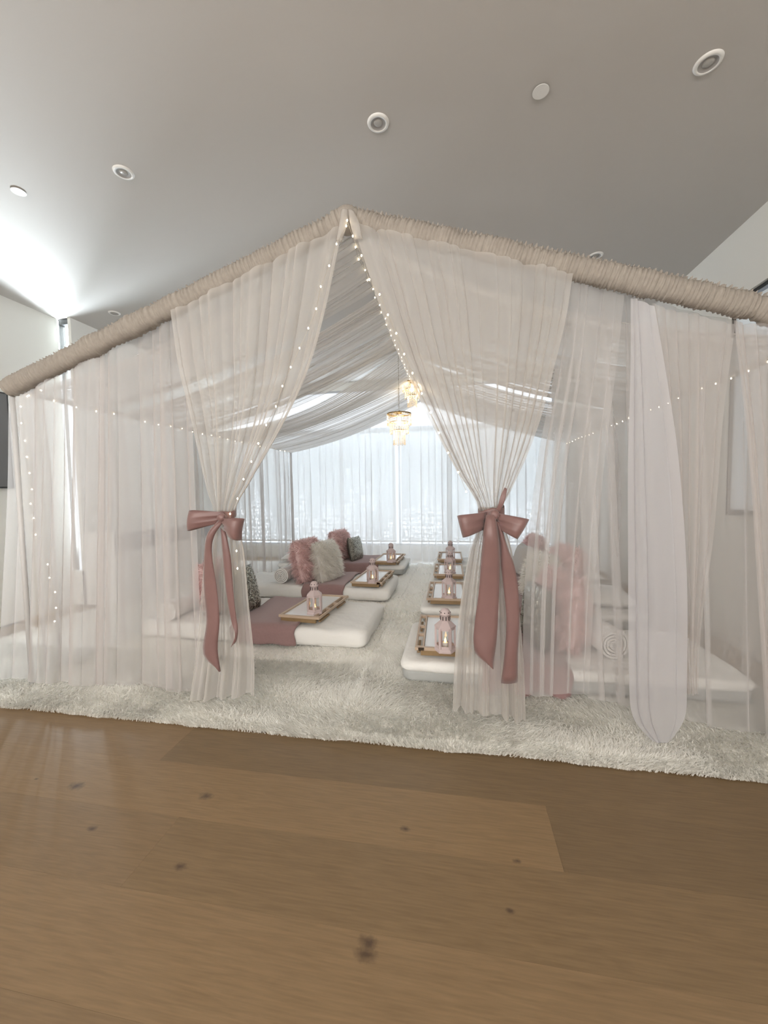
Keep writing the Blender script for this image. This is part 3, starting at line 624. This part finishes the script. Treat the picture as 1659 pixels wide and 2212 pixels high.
def pillow_pts(w, h, th, nu=22, nv=22, seed=0):
    u = np.linspace(-1, 1, nu); v = np.linspace(-1, 1, nv); U, Vv = np.meshgrid(u, v, indexing='ij')
    pin = 1-.07*(U**2)*(1-Vv**2)*0; cx = 1-.10*(1-np.abs(Vv)**2)*0
    prof = np.clip((1-np.abs(U)**3.2)*(1-np.abs(Vv)**3.2), 0, 1)**.55
    yy = U*w/2*(1-.06*(1-np.abs(Vv))**1*np.abs(U)**3); zz = Vv*h/2*(1-.06*(1-np.abs(U))*np.abs(Vv)**3)+h/2
    return yy, zz, prof*th/2
PZ = MZ+MH+.016
def pillow(kind, loc, w, h, th, lean, rz, label, group, seed, nb=7000):
    t = tag(empty('%s_pillow' % {'pink': 'pink_fur', 'white': 'cream_fur', 'sequin': 'sequin', 'grey': 'grey'}[kind], loc, (0, lean, rz)), label, 'pillow', group)
    y, z, x = pillow_pts(w, h, th)
    mb = MB().grid(np.stack([x, y, z], -1)); mb.grid(np.stack([-x, y, z], -1)[::-1])
    cov = mb.build('cover', {'pink': M['pinkcloth'], 'white': M['whitefur'], 'sequin': M['seqbase'], 'grey': M['greycloth']}[kind], t)
    rng = np.random.default_rng(seed)
    if kind in ('pink', 'white'):
        n = nb; a = rng.uniform(-1, 1, n); b = rng.uniform(-1, 1, n); s = rng.choice([-1, 1], n)
        prof = np.clip((1-np.abs(a)**3.2)*(1-np.abs(b)**3.2), 0, 1)**.55
        P = np.stack([s*prof*th/2, a*w/2*(1-.06*(1-np.abs(b))*np.abs(a)**3), b*h/2+h/2], 1)
        N = np.stack([s*(.25+prof), a*np.abs(a)**2*1.0, b*np.abs(b)**2*1.0], 1); N /= np.linalg.norm(N, axis=1)[:, None]
        clump = np.stack([.35*np.sin(17*a+9*b+seed), .8*np.sin(8*b+13*a), .4*np.cos(15*a-7*b)], 1)
        lean_v = clump*.7+rng.normal(0, .30, (n, 3))
        L = rng.uniform(.035, .065, n)*(1.1 if kind == 'pink' else .95)
        V, Fc = blades(P, N, L, .006, lean_v, gravity=.75)
        V[:, 2] = np.where(V[:, 2] < .004, .004+rng.uniform(0, .004, len(V)), V[:, 2])
        tag(tri_mesh('fur', V, Fc, M['pinkfur' if kind == 'pink' else 'whitefur'], t), kind='stuff')
    elif kind == 'sequin':
        n = 2600; a = rng.uniform(-.97, .97, n); b = rng.uniform(-.97, .97, n); s = rng.choice([-1, 1], n)
        prof = np.clip((1-np.abs(a)**3.2)*(1-np.abs(b)**3.2), 0, 1)**.55
        P = np.stack([s*(prof*th/2+.002), a*w/2, b*h/2+h/2], 1)
        N = np.stack([s*1.0, a*.8*np.abs(a)**2, b*.8*np.abs(b)**2], 1)+rng.normal(0, .22, (n, 3)); N /= np.linalg.norm(N, axis=1)[:, None]
        A = np.cross(N, np.array([0, 0, 1.0])); A /= np.linalg.norm(A, axis=1)[:, None]; B = np.cross(N, A); r = .0062
        V = np.stack([P+r*(A*math.cos(q)+B*math.sin(q)) for q in np.linspace(0, 2*math.pi, 6, endpoint=False)], 1).reshape(-1, 3)
        f0 = (np.arange(n)*6)[:, None]
        Fc = np.concatenate([f0+np.array(q) for q in ([0, 1, 2], [0, 2, 3], [0, 3, 4], [0, 4, 5])], 1).reshape(-1, 3)
        tag(tri_mesh('sequins', V, Fc, M['sequin'], t), kind='stuff')
    return t
R_ = math.radians
GP, GW, GS = 'pink fur pillows', 'cream fur pillows', 'sequin pillows'
pillow('sequin', (-1.33, 1.16, PZ), .42, .42, .17, R_(-14), R_(-10), 'silver sequin pillow leaning behind the edge of the tied curtain', GS, 1)
pillow('pink', (-1.60, 1.28, PZ), .46, .46, .20, R_(-16), R_(4), 'pink fur pillow behind the sequin pillow, seen through the sheer curtain', GP, 2)
pillow('pink', (-1.19, 2.52, PZ), .44, .50, .22, R_(-13), R_(-14), 'pink fur pillow leaning against a cream fur pillow beside the rolled towel', GP, 3, 9000)
pillow('white', (-.97, 2.55, PZ), .42, .47, .20, R_(-12), R_(-12), 'cream fur pillow leaning on a pink pillow on the mauve throw', GW, 4, 9000)
pillow('pink', (-1.20, 3.98, PZ), .42, .46, .20, R_(-14), R_(-12), 'pink fur pillow behind a sequin pillow before the backdrop', GP, 5)
pillow('sequin', (-.97, 3.92, PZ), .36, .37, .15, R_(-10), R_(-14), 'silver sequin pillow on the mauve throw before the backdrop', GS, 6)
pillow('sequin', (1.10, .75, PZ), .38, .42, .15, R_(5), R_(10), 'silver sequin pillow seen through thin curtain before the biggest pink pillow', GS, 7)
pillow('pink', (1.27, .80, PZ), .42, .50, .20, R_(5), R_(14), 'biggest pink fur pillow between a sequin pillow and a rolled towel', GP, 8, 9000)
pillow('white', (1.32, 1.92, PZ), .46, .46, .22, R_(13), R_(8), 'cream fur pillow seen through the thin curtain behind the biggest pink pillow', GW, 9)
pillow('pink', (1.55, 1.98, PZ), .48, .52, .22, R_(13), R_(10), 'pink fur pillow behind the cream pillow seen through the thin curtain', GP, 10)
pillow('grey', (1.33, 3.05, PZ), .46, .40, .18, R_(16), R_(8), 'plain grey pillow half hidden behind the bow', 'grey pillows', 11)
pillow('pink', (1.62, 3.98, PZ), .42, .40, .18, R_(16), R_(6), 'pink fur pillow near the backdrop beyond the bow', GP, 12)

def towel_roll(loc, rad, ln, rz, label, seed):
    t = tag(empty('rolled_towel', loc, (0, 0, rz)), label, 'towel', 'rolled white towels')
    th = np.linspace(.5, 2*math.pi*4.2, 120); r = .012+(rad-.014)*th/th[-1]
    def ring(rr): return np.stack([rr*np.cos(th), rr*np.sin(th)+rad], 1)
    o = ring(r+.006); q = ring(np.maximum(r-.008, .002))
    prof = np.concatenate([o, q[::-1]])
    ys = np.linspace(-ln/2, ln/2, 12)
    P = np.stack([np.c_[prof[:, 0], np.full(len(prof), y), prof[:, 1]] for y in ys], 0)
    mb = MB().grid(P, cv=True); n = len(th)
    for yy in (-ln/2, ln/2):
        e = np.stack([np.c_[o[:, 0], np.full(n, yy), o[:, 1]], np.c_[q[:, 0], np.full(n, yy), q[:, 1]]], 1); mb.grid(e)
    mb.build('towel_cloth', M['towel'], t)
    core = MB().tube([(0, -ln/2+.02, rad), (0, ln/2-.02, rad)], rad*.93, 20).build('inner_layers', M['towel'], t)
    return t
towel_roll((-1.93, 1.10, PZ-.012), .085, .46, R_(4), 'rolled white towel at the head of the bed behind the tied curtain', 1)
towel_roll((-1.52, 2.55, PZ-.012), .095, .46, R_(0), 'rolled white towel beside the pink fur pillow on the middle bed', 2)
towel_roll((1.52, .80, PZ-.012), .098, .46, R_(10), 'rolled white towel beside the biggest pink pillow behind thin curtain', 3)
# plain head pillows against the side curtains
for loc, rz, lab in (((-1.95, 3.98, PZ), .1, 'flat white bed pillow at the head of the bed by the backdrop'), ((1.98, 1.98, PZ), -.1, 'flat white bed pillow on the second bed of the four tray row'), ((2.0, 3.0, PZ), .05, 'flat white bed pillow on the third bed of the four tray row')):
    t = tag(empty('bed_pillow', loc, (0, 0, rz)), lab, 'pillow', 'flat white bed pillows')
    y, z, x = pillow_pts(.62, .42, .13)
    mb = MB().grid(np.stack([z-.21, y, x+.05], -1)); mb.grid(np.stack([z-.21, y, -x+.05], -1)[::-1]); mb.build('pillowcase', M['sheet'], t)

# ------------------------------------------------------------------ bed trays
TZ = PZ+.004
def make_tray():
    t = empty('bed_tray')
    w, l = .37, .70
    MB().box((-.025, 0, .040), (w-.075, l-.05, .008)).build('board', M['board'], t, False)
    for s in (-1, 1):
        a = MB().box((-.012, s*(l/2-.012), .046), (w-.02, .024, .020)).build('end_rail', M['bamboolight'], t, False)
        MB().box((-.012, s*(l/2-.020), .018), (w-.05, .020, .036)).build('apron', M['bamboo'], t, False)
    MB().box((-w/2+.010, 0, .046), (.020, l-.048, .020)).build('side_rail', M['bamboolight'], t, False)
    xr = w/2-.030; rail = MB()
    for x in (xr-.024, xr+.024): rail.box((x, 0, .046), (.012, l, .020))
    for y, ly in ((-l/2+.018, .036), (-.085, .024), (.085, .024), (l/2-.018, .036)): rail.box((xr, y, .046), (.036, ly, .020))
    rail.box((xr, 0, .050), (.070, .02, .0)) if False else None
    rail.build('slotted_rail', M['bamboolight'], t, False)
    MB().box((xr-.028, 0, .020), (.012, l-.05, .034)).build('apron', M['bamboo'], t, False)
    for s in (-1, 1):
        MB().box((xr+.010, s*.20, .006), (.018, .20, .012)).build('folded_leg', M['bamboo'], t, False)
    return t
tray = make_tray()
TR = [(-.705, 1.30, -5, 0, 'beside the tied curtain, on a mauve throw corner'), (-.425, 2.56, -3, 0, 'in front of the leaning cream fur pillow'), (-.44, 3.89, -2, 0, 'in front of the backdrop sequin pillow'),
      (.465, .78, 2, 180, 'partly covered by the tied curtain with long tails'), (.46, 1.98, 1, 180, 'second of the four tray row'), (.465, 3.07, 1, 180, 'third of the four tray row'), (.465, 4.14, 1, 180, 'last of the four tray row near the backdrop')]
for i, (x, y, a, base, nm) in enumerate(TR):
    o = tray if i == 0 else copy_tree(tray)
    o.location = (x, y, TZ); o.rotation_euler = (0, 0, R_(a+base)); tag(o, 'bamboo bed tray with white top '+nm, 'tray', 'bamboo bed trays')

# ------------------------------------------------------------------ lanterns and candles
def make_lantern():
    t = empty('metal_lantern'); ph = math.pi/6; r = .062
    hexr = lambda rr, z: (rr, z)
    MB().lathe([(.001, 0), (.074, 0), (.074, .010), (.066, .020), (.066, .026), (.001, .026)], 6, ph=ph).build('base', M['lantern'], t, False)
    for i in range(6):
        a = ph+i*math.pi/3; b = a+math.pi/3
        MB().box((r*math.cos(a), r*math.sin(a), .092), (.012, .016, .135), rz=a).build('post', M['lantern'], t, False)
        am = (a+b)/2; rm = r*math.cos(math.pi/6)
        pn = MB().box((rm*math.cos(am), rm*math.sin(am), .092), (.002, .048, .120), rz=am).build('pane', M['glass'], t, False)
        MB().box((rm*math.cos(am), rm*math.sin(am), .033), (.006, .054, .016), rz=am).build('pane_rail', M['lantern'], pn, False)
        MB().box((rm*math.cos(am), rm*math.sin(am), .152), (.006, .054, .016), rz=am).build('pane_rail', M['lantern'], pn, False)
    MB().lathe([(.001, .158), (.070, .158), (.070, .166), (.036, .196), (.033, .198), (.001, .198)], 6, ph=ph).build('roof', M['lantern'], t, False)
    ch = MB().lathe([(.032, .197), (.032, .236), (.037, .238), (.037, .243), (.030, .262), (.020, .276), (.001, .280)], 18).build('chimney', M['lantern'], t)
    for i in range(10):
        a = i*math.pi/5
        MB().box((.0325*math.cos(a), .0325*math.sin(a), .217), (.003, .007, .024), rz=a).build('vent_slot', M['slot'], ch, False)
    for i in range(8):
        a = i*math.pi/4+.2
        MB().sphere((.0335*math.cos(a), .0335*math.sin(a), .254), .0042, 6, 5).build('vent_hole', M['slot'], ch)
    return t
def make_candle():
    t = empty('led_candle')
    MB().lathe([(.001, 0), (.019, 0), (.019, .024), (.016, .027), (.006, .024), (.001, .024)], 16).build('candle_body', M['wax'], t)
    MB().lathe([(.001, .022), (.006, .026), (.0075, .034), (.005, .046), (.002, .056), (.0005, .060)], 10).build('flame', M['flame'], t)
    return t
lan = make_lantern(); can = make_candle()
LP = [(680, 1324, 'at the centre of the tray beside the tied curtain'), (805, 1258, 'on the tray in front of the cream fur pillow'), (845, 1214, 'on the tray in front of the backdrop sequin pillow'), (962, 1404, 'on the tray half covered by the tied curtain'), (970, 1292, 'on the second tray of the four tray row'), (972, 1238, 'on the third tray of the four tray row'), (973, 1208, 'on the last tray of the four tray row')]
for i, (px, py, nm) in enumerate(LP):
    zt = TZ+.0445; p = onz(px, py, zt)
    o = lan if i == 0 else copy_tree(lan); o.location = (p[0], p[1], zt); o.rotation_euler = (0, 0, (.25, .5, .4, .52, .5, .48, .55)[i])
    tag(o, 'pale pink metal lantern '+nm, 'lantern', 'pink lanterns on the trays')
    q = can if i == 0 else copy_tree(can); q.location = (p[0], p[1], zt+.0262)
    tag(q, 'glowing LED candle inside the lantern '+nm, 'candle', 'LED candles in the lanterns')

# ------------------------------------------------------------------ chandeliers
def make_chandelier(loc, ztop, label):
    t = tag(empty('crystal_chandelier', loc), label, 'chandelier', 'crystal chandeliers on the ridge')
    dz = ztop-loc[2]
    ch = MB(); n = int((dz-.02)/.018)
    for i in range(n):
        z = .02+i*.018
        a = np.linspace(0, 2*math.pi, 9); q = np.stack([.004*np.cos(a), 0*a, z+.009+.012*np.sin(a)], 1)
        if i % 2: q = q[:, [1, 0, 2]]
        ch.tube(q, .0013, 5, False)
    tag(ch.build('chain', M['chain'], t))
    MB().lathe([(.001, .028), (.012, .026), (.014, .012), (.030, .004), (.032, -.004), (.001, -.004)], 18).build('cap', M['brass'], t)
    MB().lathe([(.118, .0), (.126, .0), (.126, -.012), (.118, -.012), (.118, 0)], 36).build('top_ring', M['brass'], t)
    sp = MB()
    for i in range(6): a = i*math.pi/3; sp.tube([(0, 0, -.003), (.12*math.cos(a), .12*math.sin(a), -.005)], .003, 5)
    sp.build('spokes', M['brass'], t)
    oc = np.array([(1,0,0),(-1,0,0),(0,1,0),(0,-1,0),(0,0,1.15),(0,0,-1.15)], float)
    of = [(0,2,4),(2,1,4),(1,3,4),(3,0,4),(2,0,5),(1,2,5),(3,1,5),(0,3,5)]
    for rr, z0, z1, ns in ((.122, -.014, -.125, 30), (.094, -.10, -.215, 24), (.060, -.18, -.325, 16)):
        mb = MB(); zs = np.arange(z0, z1, -.0165)
        for i in range(ns):
            a = 2*math.pi*i/ns; off = -.006 if i % 2 else 0
            for j, z in enumerate(zs):
                r = .0068 if j < len(zs)-1 else .0095
                mb.add(oc*r+np.array([rr*math.cos(a), rr*math.sin(a), z+off]), of)
        tag(mb.build('crystal_tier', M['crystal'], t, False), kind='stuff')
        if rr < .12: MB().lathe([(rr-.003, z0+.012), (rr+.003, z0+.012), (rr+.003, z0+.006), (rr-.003, z0+.006), (rr-.003, z0+.012)], 28).build('tier_ring', M['brass'], t)
    MB().lathe([(.0005, -.03), (.013, -.035), (.014, -.06), (.024, -.085), (.024, -.10), (.014, -.118), (.0005, -.123)], 14).build('bulb', M['lamp'], t)
    l = bpy.data.lights.new('chandelier_lamp', 'POINT'); l.energy = 5.0; l.color = (1, .80, .52); l.shadow_soft_size = .04
    lo = bpy.data.objects.new('chandelier_lamp', l); COL.objects.link(lo); lo.parent = t; lo.location = (0, 0, -.14)
p = ony(862, 893, 2.0); make_chandelier((p[0], 2.0, p[2]), HR-.02, 'three tier crystal chandelier hanging low in the tent opening')
p = ony(890, 826, 3.2); make_chandelier((p[0], 3.2, p[2]), HR-.02, 'crystal chandelier hanging higher, half behind the curtain edge')

# ------------------------------------------------------------------ fairy lights
_bm = MB().sphere((0, 0, 0), .0043, 8, 6, (1, 1, 1.3)); _b0 = _bm.build('bulb', M['bulb']); BULB = _b0.data; bpy.data.objects.remove(_b0)
def fairy(pts, label, sag=0.0, bulbs=None):
    pts = np.array(pts, float); c0 = pts[0].copy()
    t = tag(empty('fairy_light_string', tuple(c0)), label, 'fairy lights', 'fairy light strings')
    MB().tube(lerp_keys(pts-c0, max(8, len(pts)*4)), .0011, 5, False).build('wire', M['wire'], t)
    for p in (pts if bulbs is None else np.array(bulbs)):
        b = bpy.data.objects.new('bulb', BULB); COL.objects.link(b); b.parent = t; b.location = tuple(p-c0)
YFL = -.10
fairy([ony(x, y, YFL) for x, y in [(748, 488), (727, 527), (711, 574), (693, 619), (683, 667), (666, 709), (647, 752), (628, 793), (610, 834), (596, 878), (575, 918), (558, 958), (543, 997), (526, 1035), (513, 1077), (497, 1110), (503, 1150), (511, 1190), (513, 1228)]], 'fairy light string down the tied curtain edge to the bow over the sequin bed')
fairy([ony(x, y, YFL) for x, y in [(750, 476), (762, 510), (781, 552), (798, 604), (820, 636), (838, 680), (856, 720), (873, 765), (891, 806), (911, 850), (930, 891), (948, 935), (968, 978), (990, 1020), (1007, 1062)]], 'fairy light string down the tied curtain edge to the bow with long tails')
fairy([(-.012*(i % 2), y, HR-.035) for i, y in enumerate(np.arange(.18, 4.4, .125))], 'fairy light string along the tent ridge')
fairy([(-WT+.03, y, HE-.025+.008*math.sin(y*9)) for y in np.arange(.1, 4.45, .17)], 'fairy light string along the eave bar on the television side')
fairy([(WT-.03, y, HE-.025+.008*math.sin(y*7)) for y in np.arange(.1, 4.45, .15)], 'fairy light string along the eave bar on the black framed window side')
fairy([ony(x, y, .07) for x, y in [(89, 843), (59, 856), (45, 878), (46, 914), (54, 952), (58, 987), (64, 1022), (69, 1057), (66, 1088), (73, 1119), (77, 1155), (103, 1219), (107, 1248), (119, 1279), (121, 1313), (118, 1342)]], 'fairy light string hanging down inside the corner curtain by the television')

# ------------------------------------------------------------------ ribbons
def strip(name, Lpx, Rpx, Ys, mat, parent, c0, m=26, bulge=.0, nc=6):
    A = lerp_keys([ony(x, y, Y) for (x, y), Y in zip(Lpx, Ys)], m); B = lerp_keys([ony(x, y, Y) for (x, y), Y in zip(Rpx, Ys)], m)
    t = np.linspace(0, 1, nc)
    P = A[:, None]+(B-A)[:, None]*t[None, :, None]
    P[..., 1] -= bulge*np.sin(math.pi*t)[None]*(1+.8*np.sin(np.linspace(0, 9, m)))[:, None]
    o = MB().grid(P-c0).build(name, mat, parent)
    md = o.modifiers.new('thickness', 'SOLIDIFY'); md.thickness = .0025
    return o
def bow_loop(itop, ibot, otop, obot, Y, out, parent, c0, name='bow_loop'):
    """flattened loop of wide ribbon: front leaf, rolled end, back leaf"""
    nt_ = 30; nc = 9; P = np.zeros((nt_, nc, 3))
    I0, I1 = ony(*itop, Y), ony(*ibot, Y); O0, O1 = ony(*otop, Y), ony(*obot, Y)
    for i in range(nt_):
        s = i/(nt_-1)*2; f = s if s <= 1 else 2-s; f = math.sin(f*math.pi/2)**.9
        yb = (-.050*math.sin(math.pi*min(s, 1))-.012*f) if s <= 1 else (.018*math.sin(math.pi*(s-1))-.012*f)
        for j in range(nc):
            w = j/(nc-1); a = I0+(I1-I0)*w; b = O0+(O1-O0)*w
            q = a+(b-a)*f; q = q.copy()
            pleat = .010*math.sin(w*math.pi*5)*(1-f)**1.5
            q[1] += yb+pleat-.012*math.sin(math.pi*w)*f; P[i, j] = q
    o = MB().grid(P-c0).build(name, M['ribbon'], parent)
    md = o.modifiers.new('thickness', 'SOLIDIFY'); md.thickness = .0025
def knot(px, py, Y, parent, c0, r=(.030, .022, .030)):
    p = ony(px, py, Y)-c0; n, m = 18, 12
    a = np.linspace(.02, math.pi-.02, m); th = np.linspace(0, 2*math.pi, n, endpoint=False)
    rr = 1+.10*np.sin(4*th[None]+a[:, None]*3)+.06*np.sin(9*th[None])
    G = np.stack([rr*np.sin(a)[:, None]*np.cos(th), rr*np.sin(a)[:, None]*np.sin(th), np.repeat(np.cos(a)[:, None], n, 1)], -1)*np.array(r)+p
    MB().grid(G, cv=True).build('knot', M['ribbon'], parent)
def band(px, py, Y, wx, wy, parent, c0):
    p = ony(px, py, Y)-c0; th = np.linspace(0, 2*math.pi, 40, endpoint=False)
    G = np.stack([np.stack([p[0]+wx*np.cos(th), p[1]+wy*np.sin(th), p[2]+h+.006*np.sin(3*th)+.01*np.sin(th+1)], -1) for h in np.linspace(-.022, .022, 5)], 1)
    o = MB().grid(G, cu=True).build('tie_band', M['ribbon'], parent); md = o.modifiers.new('thickness', 'SOLIDIFY'); md.thickness = .0025
def bow(c, label): 
    c0 = ony(*c, -.09); t = tag(empty('ribbon_bow', tuple(c0)), label, 'bow', 'dusty rose curtain bows'); return t, c0
YW = -.115
_z = np.zeros(3)
strip('fabric_end', [(737, 452), (733, 482), (726, 520)], [(753, 452), (751, 480), (738, 524)], [-.075, -.085, -.08], M['sheer_tied'], tent, _z, m=14, bulge=.008)
strip('fabric_end', [(751, 452), (756, 482), (766, 520)], [(765, 455), (776, 482), (784, 516)], [-.075, -.085, -.08], M['sheer_tied'], tent, _z, m=14, bulge=.008)
t, c0 = bow((485, 1112), 'dusty rose ribbon bow with one wide and one narrow tail, beside the sequin pillow')
bow_loop((486, 1106), (474, 1130), (415, 1102), (412, 1146), YW, -1, t, c0)
bow_loop((474, 1118), (488, 1152), (530, 1120), (524, 1166), YW, 1, t, c0)
knot(479, 1118, YW-.01, t, c0, (.026, .022, .026)); band(487, 1112, -.05, .062, .055, t, c0)
strip('ribbon_tail', [(472, 1124), (448, 1152), (441, 1190), (440, 1260), (446, 1340), (439, 1412), (474, 1450)], [(482, 1128), (462, 1160), (458, 1200), (468, 1270), (474, 1340), (470, 1400), (477, 1450)], [-.13, -.15, -.14, -.13, -.13, -.13, -.13], M['ribbon'], t, c0, bulge=.008)
strip('ribbon_tail', [(476, 1140), (479, 1180), (484, 1240), (490, 1290), (500, 1345), (508, 1370), (499, 1398)], [(488, 1150), (498, 1200), (502, 1250), (507, 1310), (514, 1360), (511, 1384), (503, 1394)], [-.12, -.12, -.12, -.12, -.12, -.13, -.13], M['ribbon'], t, c0, bulge=.006)
t, c0 = bow((1064, 1112), 'dusty rose ribbon bow with two long wide tails, before the pink lanterns')
bow_loop((1052, 1106), (1046, 1144), (987, 1114), (999, 1160), YW, -1, t, c0)
bow_loop((1070, 1108), (1076, 1142), (1141, 1121), (1116, 1163), YW, 1, t, c0)
knot(1068, 1112, YW-.012, t, c0, (.024, .022, .026)); band(1061, 1106, -.05, .066, .055, t, c0)
strip('ribbon_tail', [(1050, 1112), (1044, 1150), (1040, 1200), (1034, 1280), (1025, 1350), (1023, 1388), (1030, 1415), (1063, 1443)], [(1070, 1112), (1077, 1158), (1080, 1200), (1078, 1280), (1075, 1350), (1072, 1390), (1068, 1420), (1066, 1444)], [-.14, -.16, -.15, -.14, -.14, -.14, -.14, -.14], M['ribbon'], t, c0, bulge=.010)
strip('ribbon_tail', [(1070, 1125), (1078, 1165), (1082, 1220), (1088, 1270), (1094, 1340), (1090, 1410), (1082, 1476)], [(1082, 1130), (1098, 1185), (1112, 1225), (1120, 1280), (1122, 1350), (1119, 1410), (1118, 1474)], [-.12, -.12, -.12, -.115, -.115, -.115, -.115], M['ribbon'], t, c0, bulge=.008)
strip('strap_end', [(1070, 1104), (1076, 1090), (1082, 1070), (1090, 1053)], [(1080, 1106), (1086, 1092), (1092, 1075), (1095, 1056)], [-.12, -.13, -.13, -.12], M['ribbon'], t, c0, m=10)
